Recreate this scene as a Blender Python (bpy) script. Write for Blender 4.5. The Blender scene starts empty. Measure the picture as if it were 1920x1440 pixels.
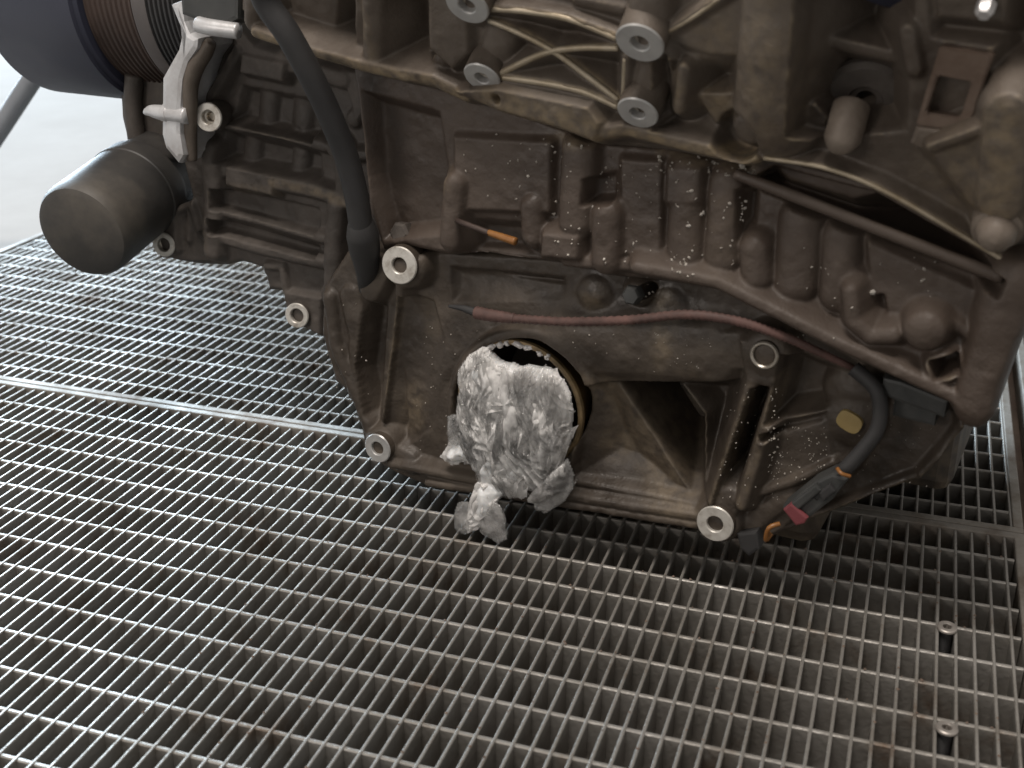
import bpy, bmesh, math, random
import numpy as np
from mathutils import Vector, Matrix
random.seed(4); RNG = np.random.RandomState(7)
SC = bpy.context.scene
COL = SC.collection
# ------------------------------------------------------------------ camera
F = 2240.0
R = np.array([[0.9474172329611934, 0.3199674264995352, -0.004629542895389454],
              [0.12480377973280117, -0.382785802941248, -0.915368256840399],
              [-0.2946601487350506, 0.8666578765844621, -0.4025910104579449]])
C = np.array([-0.06307469, -0.69303543, 0.45018832])
cd = bpy.data.cameras.new('camera'); cam = bpy.data.objects.new('camera', cd); COL.objects.link(cam)
M = Matrix.Identity(4)
for r in range(3):
    M[r][0] = R[0][r]; M[r][1] = -R[1][r]; M[r][2] = -R[2][r]; M[r][3] = C[r]
cam.matrix_world = M
cd.sensor_width = 36.0; cd.lens = F / 1920 * 36; cd.clip_start = 0.01; cd.clip_end = 100
cd.dof.use_dof = True; cd.dof.focus_distance = 0.86; cd.dof.aperture_fstop = 9.0
SC.camera = cam
# ------------------------------------------------------------------ light
W = bpy.data.worlds.new('World'); SC.world = W; W.use_nodes = True
W.node_tree.nodes['Background'].inputs[0].default_value = (1.0, 0.965, 0.92, 1)
W.node_tree.nodes['Background'].inputs[1].default_value = 0.34
SC.view_settings.view_transform = 'Standard'; SC.view_settings.look = 'None'
SC.cycles.transparent_max_bounces = 48; SC.cycles.max_bounces = 16; SC.cycles.diffuse_bounces = 6; SC.cycles.transmission_bounces = 12
SC.view_settings.exposure = 0.0; SC.view_settings.gamma = 1.0
def area(name, loc, target, sx, sy, power, col):
    d = bpy.data.lights.new(name, 'AREA'); d.shape = 'RECTANGLE'; d.size = sx; d.size_y = sy
    d.energy = power; d.color = col
    o = bpy.data.objects.new(name, d); COL.objects.link(o)
    o.location = loc
    o.rotation_euler = (Vector(target) - Vector(loc)).to_track_quat('-Z', 'Y').to_euler()
    return o
area('gate_daylight', (-6.3, 4.7, 3.1), (-1.0, 0.1, 0.0), 4.4, 5.2, 1750, (0.70, 0.86, 1.0))
area('ceiling_lamp', (-0.40, -0.75, 2.4), (-0.2, 0.0, 0.0), 0.9, 0.5, 44, (1.0, 0.93, 0.86))
area('side_fill', (-1.5, -2.1, 1.0), (-0.2, 0.0, 0.25), 0.6, 0.42, 9.8, (1.0, 0.93, 0.87))  # low fill light added at front left for the engine's leaning faces
# ------------------------------------------------------------------ materials
def mat(name, cols, scale=30, metal=0.0, rough=(0.5, 0.7), bump=0.2, bscale=400, detail=6, stops=None, point=None, spec=0.5, coords='Object', dust=None):
    m = bpy.data.materials.new(name); m.use_nodes = True
    nt = m.node_tree; N = nt.nodes; L = nt.links
    b = N['Principled BSDF']
    if coords == 'World':
        g = N.new('ShaderNodeNewGeometry'); co = g.outputs['Position']
    else:
        g = N.new('ShaderNodeTexCoord'); co = g.outputs['Object']
    n = N.new('ShaderNodeTexNoise'); n.inputs['Scale'].default_value = scale; n.inputs['Detail'].default_value = detail
    n.inputs['Roughness'].default_value = 0.65
    L.new(co, n.inputs['Vector'])
    r = N.new('ShaderNodeValToRGB')
    k = len(cols); stops = stops or [0.3 + 0.4 * i / max(k - 1, 1) for i in range(k)]
    while len(r.color_ramp.elements) < k: r.color_ramp.elements.new(0.5)
    for e, c, s in zip(r.color_ramp.elements, cols, stops):
        e.position = s; e.color = (*c, 1)
    L.new(n.outputs['Fac'], r.inputs['Fac'])
    out = r.outputs['Color']
    if point:   # bare metal worn clear on raised edges, grime lying in the corners
        gg = N.new('ShaderNodeNewGeometry')
        p = N.new('ShaderNodeMapRange'); p.inputs['From Min'].default_value = point[1]; p.inputs['From Max'].default_value = point[2]
        L.new(gg.outputs['Pointiness'], p.inputs['Value'])
        n3 = N.new('ShaderNodeTexNoise'); n3.inputs['Scale'].default_value = 90; L.new(co, n3.inputs['Vector'])
        mr = N.new('ShaderNodeMapRange'); mr.inputs['From Min'].default_value = 0.35; mr.inputs['From Max'].default_value = 0.6
        L.new(n3.outputs['Fac'], mr.inputs['Value'])
        mu = N.new('ShaderNodeMath'); mu.operation = 'MULTIPLY'; L.new(p.outputs[0], mu.inputs[0]); L.new(mr.outputs[0], mu.inputs[1])
        mx = N.new('ShaderNodeMix'); mx.data_type = 'RGBA'
        L.new(mu.outputs[0], mx.inputs['Factor']); L.new(out, mx.inputs['A']); mx.inputs['B'].default_value = (*point[0], 1)
        out = mx.outputs['Result']
    if dust:    # tan deposits and paler patches set by area, carried by the casting
        at = N.new('ShaderNodeAttribute'); at.attribute_name = 'dust'
        n4 = N.new('ShaderNodeTexNoise'); n4.inputs['Scale'].default_value = 130; n4.inputs['Detail'].default_value = 5; L.new(co, n4.inputs['Vector'])
        m4 = N.new('ShaderNodeMapRange'); m4.inputs['From Min'].default_value = 0.3; m4.inputs['From Max'].default_value = 0.62; L.new(n4.outputs['Fac'], m4.inputs['Value'])
        mu4 = N.new('ShaderNodeMath'); mu4.operation = 'MULTIPLY'; L.new(at.outputs['Fac'], mu4.inputs[0]); L.new(m4.outputs[0], mu4.inputs[1])
        mx4 = N.new('ShaderNodeMix'); mx4.data_type = 'RGBA'; L.new(mu4.outputs[0], mx4.inputs['Factor']); L.new(out, mx4.inputs['A']); mx4.inputs['B'].default_value = (*dust, 1)
        out = mx4.outputs['Result']
    L.new(out, b.inputs['Base Color'])
    b.inputs['Metallic'].default_value = metal
    b.inputs['Specular IOR Level'].default_value = spec
    rr = N.new('ShaderNodeMapRange'); rr.inputs['From Min'].default_value = 0.3; rr.inputs['From Max'].default_value = 0.7
    rr.inputs['To Min'].default_value = rough[0]; rr.inputs['To Max'].default_value = rough[1]
    L.new(n.outputs['Fac'], rr.inputs['Value']); L.new(rr.outputs[0], b.inputs['Roughness'])
    if bump:
        n2 = N.new('ShaderNodeTexNoise'); n2.inputs['Scale'].default_value = bscale; n2.inputs['Detail'].default_value = 4
        L.new(co, n2.inputs['Vector'])
        bp = N.new('ShaderNodeBump'); bp.inputs['Strength'].default_value = bump; bp.inputs['Distance'].default_value = 0.001
        L.new(n2.outputs['Fac'], bp.inputs['Height']); L.new(bp.outputs[0], b.inputs['Normal'])
    return m
EDGE = ((0.22, 0.175, 0.12), 0.54, 0.64)
TAN = (0.20, 0.155, 0.105)
M_PAN = mat('oily_cast_alloy', [(0.032, 0.024, 0.018), (0.066, 0.051, 0.039), (0.108, 0.085, 0.064)], 14, 0.1, (0.30, 0.75), 0.3, 500, point=EDGE, dust=TAN)
M_BED = mat('brown_cast_alloy', [(0.046, 0.032, 0.024), (0.078, 0.057, 0.044), (0.100, 0.076, 0.060)], 10, 0.05, (0.34, 0.75), 0.3, 500, point=EDGE, dust=TAN)
M_BLK = mat('grey_cast_alloy', [(0.058, 0.043, 0.033), (0.115, 0.092, 0.073), (0.165, 0.138, 0.114)], 13, 0.15, (0.45, 0.68), 0.3, 500, point=((0.42, 0.33, 0.21), 0.53, 0.60), dust=(0.28, 0.215, 0.135))
M_COV = mat('dark_cast_alloy', [(0.034, 0.027, 0.022), (0.064, 0.053, 0.045), (0.112, 0.094, 0.081)], 15, 0.1, (0.5, 0.75), 0.3, 500, point=EDGE, dust=TAN)
M_STUB = mat('dusty_beige_metal', [(0.11, 0.085, 0.066), (0.22, 0.18, 0.145)], 40, 0.1, (0.45, 0.65), 0.2)
M_LIP = mat('worn_gold_lip', [(0.10, 0.07, 0.035), (0.27, 0.19, 0.10)], 90, 0.4, (0.3, 0.5), 0.2)
M_RIB = mat('bright_rib_edge', [(0.30, 0.24, 0.16), (0.50, 0.43, 0.33)], 60, 0.4, (0.4, 0.55), 0.15)
M_MACH = mat('machined_face', [(0.34, 0.30, 0.255), (0.58, 0.55, 0.50), (0.68, 0.65, 0.60)], 120, 0.4, (0.35, 0.5), 0.08, 900)
M_MACHD = mat('machined_face_grey', [(0.40, 0.39, 0.38), (0.54, 0.53, 0.51)], 60, 0.4, (0.35, 0.5), 0.08, 900)
M_BOLT = mat('bolt_bore', [(0.30, 0.26, 0.21), (0.62, 0.57, 0.50)], 80, 0.8, (0.25, 0.4), 0.05)
M_ALU = mat('bare_aluminium', [(0.42, 0.40, 0.39), (0.74, 0.74, 0.75)], 30, 0.4, (0.3, 0.5), 0.15)
M_RUBB = mat('black_rubber', [(0.022, 0.021, 0.022), (0.04, 0.038, 0.037)], 25, 0, (0.5, 0.7), 0.1, 600)
M_NAVY = mat('dark_navy_plastic', [(0.026, 0.028, 0.046), (0.036, 0.038, 0.060)], 10, 0, (0.45, 0.6), 0.05)
M_PULL = mat('rusty_brown_steel', [(0.045, 0.030, 0.025), (0.085, 0.058, 0.047)], 25, 0.3, (0.45, 0.65), 0.2)
M_GREYB = mat('grey_rubber_band', [(0.09, 0.08, 0.078), (0.13, 0.115, 0.11)], 20, 0, (0.6, 0.8), 0.1)
M_FILT = mat('grimy_filter_paint', [(0.028, 0.027, 0.027), (0.052, 0.048, 0.044), (0.115, 0.10, 0.083)], 9, 0, (0.42, 0.6), 0.12, 300)
M_GALV = mat('galvanised_steel', [(0.15, 0.105, 0.072), (0.265, 0.246, 0.22), (0.36, 0.342, 0.318)], 16, 0.4, (0.55, 0.32), 0.5, 260, stops=[0.30, 0.43, 0.68], coords='World')
M_FRAME = mat('dusty_frame_steel', [(0.15, 0.11, 0.08), (0.26, 0.235, 0.205), (0.34, 0.315, 0.285)], 25, 0.25, (0.75, 0.5), 0.4, 260, coords='World')
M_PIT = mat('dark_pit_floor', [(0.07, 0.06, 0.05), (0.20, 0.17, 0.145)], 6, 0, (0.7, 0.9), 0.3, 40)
M_FLOOR = mat('pale_screed', [(0.40, 0.366, 0.338), (0.45, 0.418, 0.39)], 8, 0, (0.9, 0.95), 0.05, 200, spec=0.05)
M_SUPP = mat('rusty_support', [(0.11, 0.07, 0.05), (0.25, 0.19, 0.15)], 20, 0.3, (0.5, 0.7), 0.3)
M_TUBE = mat('grey_painted_tube', [(0.22, 0.23, 0.25), (0.30, 0.31, 0.33)], 12, 0.1, (0.4, 0.5), 0.05)
M_RED = mat('dusty_red_sleeve', [(0.060, 0.034, 0.028), (0.145, 0.078, 0.066)], 60, 0, (0.6, 0.8), 0.2)
M_REDT = mat('red_tag', [(0.15, 0.032, 0.04), (0.21, 0.055, 0.06)], 60, 0, (0.4, 0.6), 0.1)
M_YEL = mat('yellow_paint', [(0.27, 0.19, 0.07), (0.34, 0.25, 0.105)], 80, 0, (0.5, 0.6), 0.1)
M_ORG = mat('amber_tip', [(0.20, 0.075, 0.02), (0.30, 0.135, 0.035)], 60, 0, (0.3, 0.4), 0.05)
M_GOLD = mat('oily_bore', [(0.07, 0.045, 0.02), (0.20, 0.13, 0.06)], 40, 0.4, (0.25, 0.4), 0.1)
M_PLUG = mat('dark_plug_plastic', [(0.035, 0.036, 0.035), (0.06, 0.06, 0.057)], 40, 0, (0.4, 0.6), 0.1)
M_FLECK = mat('pale_fleck', [(0.42, 0.38, 0.33), (0.62, 0.58, 0.52)], 200, 0.0, (0.3, 0.5), 0)
M_SCREW = mat('brown_screw_steel', [(0.27, 0.24, 0.215), (0.42, 0.385, 0.35)], 120, 0.5, (0.35, 0.5), 0.1)
M_SEAL = mat('silver_sealant', [(0.45, 0.42, 0.40), (0.75, 0.73, 0.72)], 150, 0.2, (0.25, 0.4), 0.3)
def film(name, tint, alpha, rough, sss, bump):
    m = bpy.data.materials.new(name); m.use_nodes = True
    nt = m.node_tree; N = nt.nodes; L = nt.links; b = N['Principled BSDF']
    tc = N.new('ShaderNodeTexCoord'); n = N.new('ShaderNodeTexNoise'); n.inputs['Scale'].default_value = 120; n.inputs['Detail'].default_value = 4
    L.new(tc.outputs['Object'], n.inputs['Vector']); b.inputs['Base Color'].default_value = (*tint, 1)
    mr = N.new('ShaderNodeMapRange'); mr.inputs['From Min'].default_value = 0.35; mr.inputs['From Max'].default_value = 0.65
    mr.inputs['To Min'].default_value = alpha[0]; mr.inputs['To Max'].default_value = alpha[1]
    L.new(n.outputs['Fac'], mr.inputs['Value']); L.new(mr.outputs[0], b.inputs['Alpha'])
    b.inputs['Roughness'].default_value = rough; b.inputs['Specular IOR Level'].default_value = 0.8
    b.inputs['Coat Weight'].default_value = 1.0; b.inputs['Coat Roughness'].default_value = 0.10
    b.inputs['Subsurface Weight'].default_value = sss; b.inputs['Subsurface Radius'].default_value = (1, 0.95, 0.9); b.inputs['Subsurface Scale'].default_value = 0.006
    v = N.new('ShaderNodeTexNoise'); v.inputs['Scale'].default_value = 260; v.inputs['Detail'].default_value = 3; v.inputs['Distortion'].default_value = 2.0
    L.new(tc.outputs['Object'], v.inputs['Vector'])
    bp = N.new('ShaderNodeBump'); bp.inputs['Strength'].default_value = bump; bp.inputs['Distance'].default_value = 0.002
    L.new(v.outputs['Fac'], bp.inputs['Height']); L.new(bp.outputs[0], b.inputs['Normal']); L.new(bp.outputs[0], b.inputs['Coat Normal'])
    return m
M_WRAP = film('crumpled_clear_film', (0.97, 0.94, 0.91), (0.90, 1.0), 0.35, 0.8, 0.25)
def sheet_film(name, body, rough, ior):
    """clear film: mostly see-through, a little milky, mirror-like where it turns away"""
    m = bpy.data.materials.new(name); m.use_nodes = True
    nt = m.node_tree; N = nt.nodes; L = nt.links; N.remove(N['Principled BSDF']); out = N['Material Output']
    tc = N.new('ShaderNodeTexCoord'); n = N.new('ShaderNodeTexNoise'); n.inputs['Scale'].default_value = 110; n.inputs['Detail'].default_value = 4
    L.new(tc.outputs['Object'], n.inputs['Vector'])
    mr = N.new('ShaderNodeMapRange'); mr.inputs['From Min'].default_value = 0.38; mr.inputs['From Max'].default_value = 0.62
    mr.inputs['To Min'].default_value = body[0]; mr.inputs['To Max'].default_value = body[1]; L.new(n.outputs['Fac'], mr.inputs['Value'])
    df = N.new('ShaderNodeBsdfDiffuse'); df.inputs[0].default_value = (0.99, 0.965, 0.94, 1)
    tl = N.new('ShaderNodeBsdfTranslucent'); tl.inputs[0].default_value = (0.99, 0.965, 0.94, 1)
    mk = N.new('ShaderNodeMixShader'); mk.inputs[0].default_value = 0.25; L.new(df.outputs[0], mk.inputs[1]); L.new(tl.outputs[0], mk.inputs[2])
    tp = N.new('ShaderNodeBsdfTransparent'); m1 = N.new('ShaderNodeMixShader'); L.new(mr.outputs[0], m1.inputs[0]); L.new(tp.outputs[0], m1.inputs[1]); L.new(mk.outputs[0], m1.inputs[2])
    gl = N.new('ShaderNodeBsdfGlossy'); gl.inputs['Roughness'].default_value = rough
    v = N.new('ShaderNodeTexNoise'); v.inputs['Scale'].default_value = 190; v.inputs['Detail'].default_value = 3; v.inputs['Distortion'].default_value = 2.5; L.new(tc.outputs['Object'], v.inputs['Vector'])
    bp = N.new('ShaderNodeBump'); bp.inputs['Strength'].default_value = 0.45; bp.inputs['Distance'].default_value = 0.003; L.new(v.outputs['Fac'], bp.inputs['Height'])
    L.new(bp.outputs[0], gl.inputs['Normal'])
    fr = N.new('ShaderNodeFresnel'); fr.inputs['IOR'].default_value = ior; L.new(bp.outputs[0], fr.inputs['Normal'])
    fm = N.new('ShaderNodeMath'); fm.operation = 'MULTIPLY'; fm.inputs[1].default_value = 0.9; L.new(fr.outputs[0], fm.inputs[0])
    m2 = N.new('ShaderNodeMixShader'); L.new(fm.outputs[0], m2.inputs[0]); L.new(m1.outputs[0], m2.inputs[1]); L.new(gl.outputs[0], m2.inputs[2])
    L.new(m2.outputs[0], out.inputs['Surface'])
    return m
M_FILM = sheet_film('thin_clear_film', (0.42, 0.82), 0.16, 1.6)
M_CLEAR = sheet_film('clear_loose_film', (0.08, 0.30), 0.13, 1.55)
# ------------------------------------------------------------------ object helpers
def tag(o, label, cat, group=None):
    o['label'] = label; o['category'] = cat
    if group: o['group'] = group
    return o
def empty(name, loc, rz=0.0):
    o = bpy.data.objects.new(name, None); COL.objects.link(o); o.location = loc; o.rotation_euler = (0, 0, rz); return o
def link(name, me, m, parent=None):
    if m and not me.materials: me.materials.append(m)
    o = bpy.data.objects.new(name, me); COL.objects.link(o); o.parent = parent
    return o
def mesh(name, verts, faces, smooth=True):
    me = bpy.data.meshes.new(name); me.from_pydata([tuple(v) for v in verts], [], faces)
    if smooth: me.polygons.foreach_set('use_smooth', [True] * len(me.polygons))
    me.update(); return me
def frame(axis):
    a = np.array(axis, float); a /= np.linalg.norm(a)
    h = np.array([0, 0, 1.0]) if abs(a[2]) < 0.9 else np.array([1.0, 0, 0])
    x = np.cross(h, a); x /= np.linalg.norm(x); y = np.cross(a, x); return x, y, a
def lathe(name, prof, origin, axis, m, parent, seg=40, sharp=35):
    x, y, a = frame(axis); o = np.array(origin, float); V = []; Fc = []
    for r, h in prof:
        for k in range(seg):
            t = 2 * math.pi * k / seg
            V.append(o + a * h + (x * math.cos(t) + y * math.sin(t)) * max(r, 1e-5))
    for i in range(len(prof) - 1):
        for k in range(seg):
            k2 = (k + 1) % seg
            Fc.append((i * seg + k, i * seg + k2, (i + 1) * seg + k2, (i + 1) * seg + k))
    me = mesh(name, V, Fc); me.set_sharp_from_angle(angle=math.radians(sharp)); return link(name, me, m, parent)
def tube(name, pts, rad, m, parent, seg=14, sub=8, cap=True, ring=None):
    P = np.array(pts, float); n = len(P); rad = np.array(rad, float) if hasattr(rad, '__len__') else np.full(n, rad)
    Q = []; RR = []
    for i in range(n - 1):       # Catmull-Rom
        p0, p1, p2, p3 = P[max(i - 1, 0)], P[i], P[i + 1], P[min(i + 2, n - 1)]
        for k in range(sub):
            t = k / sub
            Q.append(0.5 * (2 * p1 + (p2 - p0) * t + (2 * p0 - 5 * p1 + 4 * p2 - p3) * t * t + (3 * p1 - p0 - 3 * p2 + p3) * t ** 3))
            RR.append(rad[i] * (1 - t) + rad[i + 1] * t)
    Q.append(P[-1]); RR.append(rad[-1]); Q = np.array(Q)
    V = []; Fc = []; up = None
    for i in range(len(Q)):
        d = Q[min(i + 1, len(Q) - 1)] - Q[max(i - 1, 0)]; d /= np.linalg.norm(d) + 1e-12
        if up is None: up = np.cross(d, [0.3, 0.9, 0.2]); 
        up = up - d * (up @ d); up /= np.linalg.norm(up); s = np.cross(d, up)
        rr = RR[i] * (1 + (ring * (1 if i % 2 else -1) if ring else 0))
        for k in range(seg):
            a = 2 * math.pi * k / seg; V.append(Q[i] + (up * math.cos(a) + s * math.sin(a)) * rr)
    for i in range(len(Q) - 1):
        for k in range(seg):
            k2 = (k + 1) % seg; Fc.append((i * seg + k, (i + 1) * seg + k, (i + 1) * seg + k2, i * seg + k2))
    if cap:
        Fc.append(tuple(range(seg))); Fc.append(tuple(range(len(V) - 1, len(V) - seg - 1, -1)))
    return link(name, mesh(name, V, Fc), m, parent)
def boxverts(x0, x1, y0, y1, z0, z1):
    return [(x, y, z) for z in (z0, z1) for y in (y0, y1) for x in (x0, x1)]
BF = [(0, 2, 3, 1), (4, 5, 7, 6), (0, 1, 5, 4), (2, 6, 7, 3), (0, 4, 6, 2), (1, 3, 7, 5)]
def box(name, x0, x1, y0, y1, z0, z1, m, parent=None, bevel=0.0):
    bm = bmesh.new(); vs = [bm.verts.new(v) for v in boxverts(x0, x1, y0, y1, z0, z1)]
    for f in BF: bm.faces.new([vs[i] for i in f])
    if bevel: bmesh.ops.bevel(bm, geom=bm.edges[:], offset=bevel, segments=2, affect='EDGES', profile=0.5)
    me = bpy.data.meshes.new(name); bm.to_mesh(me); bm.free(); return link(name, me, m, parent)
# ------------------------------------------------------------------ the place: floor, pit, gratings
Q = 0.03225; PX = 0.0111
XL, XR = -1.141, 0.047
def sheet(name, x0, x1, y0, y1, z, m):
    o = link(name, mesh(name, [(x0, y0, z), (x1, y0, z), (x1, y1, z), (x0, y1, z)], [(0, 1, 2, 3)], False), m)
    o['kind'] = 'structure'; return o
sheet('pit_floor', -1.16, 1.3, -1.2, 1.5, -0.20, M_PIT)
def slab(name, x0, x1, y0, y1):
    o = box(name, x0, x1, y0, y1, -0.21, -0.003, M_FLOOR); o['kind'] = 'structure'; return o
slab('concrete_floor', -14, -1.146, -6, 14)
slab('concrete_floor', -1.146, 14, 1.5, 14)
slab('concrete_floor', 1.3, 14, -6, 1.5)
slab('concrete_floor', -1.146, 1.3, -6, -1.2)
def bar_meshes(name, L, th, dep, zt, n, nseg, jit):
    """n variants of one bar along +X, chamfered top, slightly uneven"""
    out = []
    for v in range(n):
        V = []; Fc = []
        for s in range(nseg + 1):
            x = L * s / nseg; e = 0 if s in (0, nseg) else 1
            dy = RNG.uniform(-jit, jit) * e; dz = RNG.uniform(-jit, jit * 0.3) * e; tw = RNG.uniform(-jit, jit)
            c = th * 0.25
            for y, z in ((-th / 2 + c, zt), (th / 2 - c, zt), (th / 2, zt - c), (th / 2, zt - dep), (-th / 2, zt - dep), (-th / 2, zt - c)):
                V.append((x, y + dy + tw * (z - zt) / dep, z + dz))
        for s in range(nseg):
            for k in range(6):
                a = s * 6 + k; b = s * 6 + (k + 1) % 6; Fc.append((a, b, b + 6, a + 6))
        Fc.append(tuple(range(5, -1, -1))); Fc.append(tuple(range(nseg * 6, nseg * 6 + 6)))
        me = mesh(name, V, Fc, False); me.materials.append(M_GALV); out.append(me)
    return out
def panel(label, x0, x1, y0, y1, xs, ys):
    e = empty('grating_panel', (x0, y0, 0)); tag(e, label, 'floor grating', 'steel grating panels of the floor')
    hb = bar_meshes('cross_bar', x1 - x0 - 0.016, 0.0030, 0.026, -0.0004, 3, 4, 0.00025)
    vb = bar_meshes('bearing_bar', y1 - y0 - 0.016, 0.0020, 0.024, 0.0002, 5, 4, 0.00035)
    for i, y in enumerate(ys):
        o = link('cross_bar', hb[i % 3], None, e); o.location = (0.008, y - y0, 0)
    for i, x in enumerate(xs):
        o = link('bearing_bar', vb[random.randrange(5)], None, e); o.location = (x - x0, 0.008, 0); o.rotation_euler = (0, 0, math.pi / 2)
    for (a, b, c, d) in ((0, x1 - x0, 0, 0.0072), (0, x1 - x0, y1 - y0 - 0.0072, y1 - y0), (0, 0.0072, 0.0074, y1 - y0 - 0.0074), (x1 - x0 - 0.0072, x1 - x0, 0.0074, y1 - y0 - 0.0074)):
        box('frame_bar', a, b, c, d, -0.027, 0.0012, M_FRAME, e, 0.0009)
    return e
def grit(n):
    V = []; Fc = []
    for _ in range(n):
        i = RNG.randint(-40, 4) * PX if RNG.rand() < .6 else None; j = RNG.randint(-10, 4)
        x = i if i is not None else RNG.uniform(-0.6, 0.03); y = RNG.uniform(-0.32, 0.12) if i is not None else -j * Q
        if y > 0.115: continue
        r = RNG.uniform(0.0004, 0.0013); n0 = len(V); c = np.array([x + RNG.uniform(-.0006, .0006), y, 0.0004])
        for k in range(5): V.append(c + np.array([r * math.cos(k * 1.257) * RNG.uniform(.6, 1.2), r * math.sin(k * 1.257) * RNG.uniform(.6, 1.2), 0]))
        V.append(c + np.array([0, 0, r * 0.8]))
        for k in range(5): Fc.append((n0 + k, n0 + (k + 1) % 5, n0 + 5))
    o = link('floor_grit', mesh('floor_grit', V, Fc, False), M_SUPP); o['kind'] = 'stuff'; return o
def rng(a, b, off, p): return [off + p * k for k in range(math.ceil((a - off) / p), math.floor((b - off) / p) + 1)]
YB0, YB1 = 0.1335, 0.1350
near = panel('nearest steel floor grating panel, lying in front of and under the engine', XL, XR, -0.90, YB0, rng(XL + .014, XR - .005, 0, PX), rng(-0.88, 0.112, 0, Q))
far = panel('steel floor grating panel behind the joint bars, reaching to the pale floor', XL, XR, YB1, 1.45, rng(XL + .014, XR - .005, PX * .5, PX), rng(YB1 + .02, 1.43, 5.17 * Q, Q * 1.012))
right = panel('steel floor grating panel at the far right edge beyond the brown support', XR + .012, 1.28, -0.90, 1.45, rng(XR + .03, 1.27, 0, PX), rng(-0.88, 1.43, 0, Q))
grit(420)
def support(x0, x1, y0, y1, label):
    e = empty('support_beam', ((x0 + x1) / 2, (y0 + y1) / 2, -0.2)); tag(e, label, 'beam')
    cx, cy = (x0 + x1) / 2, (y0 + y1) / 2
    box('top_flange', x0 - cx, x1 - cx, y0 - cy, y1 - cy, 0.165, 0.1715, M_SUPP, e, 0.001)
    w = 0.003
    if x1 - x0 > y1 - y0: box('web', x0 - cx, x1 - cx, -w, w, 0.0, 0.165, M_SUPP, e)
    else: box('web', -w, w, y0 - cy, y1 - cy, 0.0, 0.165, M_SUPP, e)
support(XL, XR - .012, 0.109, 0.160, 'rusty steel beam under the joint of the two gratings')
support(XR - .011, XR + .05, -1.1, 1.4, 'brown steel beam running under the right edge of the gratings')
# ------------------------------------------------------------------ engine frame
YAW = math.radians(-9.0)
P0 = np.array([-0.156, 0.0, 0.0])
EU = np.array([math.cos(YAW), math.sin(YAW), 0]); EV = np.array([0, 0, 1.0]); EN = np.array([math.sin(YAW), -math.cos(YAW), 0])
def ray(px, py):
    d = R.T @ np.array([(px - 960) / F, (py - 720) / F, 1.0]); return d
def E(px, py, w=0.0, pl=(0, 0, 0)):
    """point of the engine's own (u, v, w) frame seen at px, py, on the plane w = w + pl0 + pl1*u + pl2*v"""
    d = ray(px, py); o = C - P0
    ou, ov, ow = o @ EU, o @ EV, o @ EN; du, dv, dw = d @ EU, d @ EV, d @ EN
    s = (w + pl[0] + pl[1] * ou + pl[2] * ov - ow) / (dw - pl[1] * du - pl[2] * dv)
    return np.array([ou + s * du, ov + s * dv, ow + s * dw])
def loc(p): return np.array([p[0], -p[2], p[1]])          # to object axes (x along, y into the engine, z up)
def LP(px, py, w=0.0, pl=(0, 0, 0)): return loc(E(px, py, w, pl))
def w2l(p):
    q = np.array(p) - P0; return np.array([q @ EU, -(q @ EN), q @ EV])
def d2l(d): d = np.array(d); return np.array([d @ EU, -(d @ EN), d @ EV])
ENG = empty('engine', tuple(P0), YAW)
tag(ENG, 'dirty brown car engine with black hose standing on the grating, plastic in its port', 'engine')
MM = 0.00037   # metres per photo pixel at the engine's face
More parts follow.
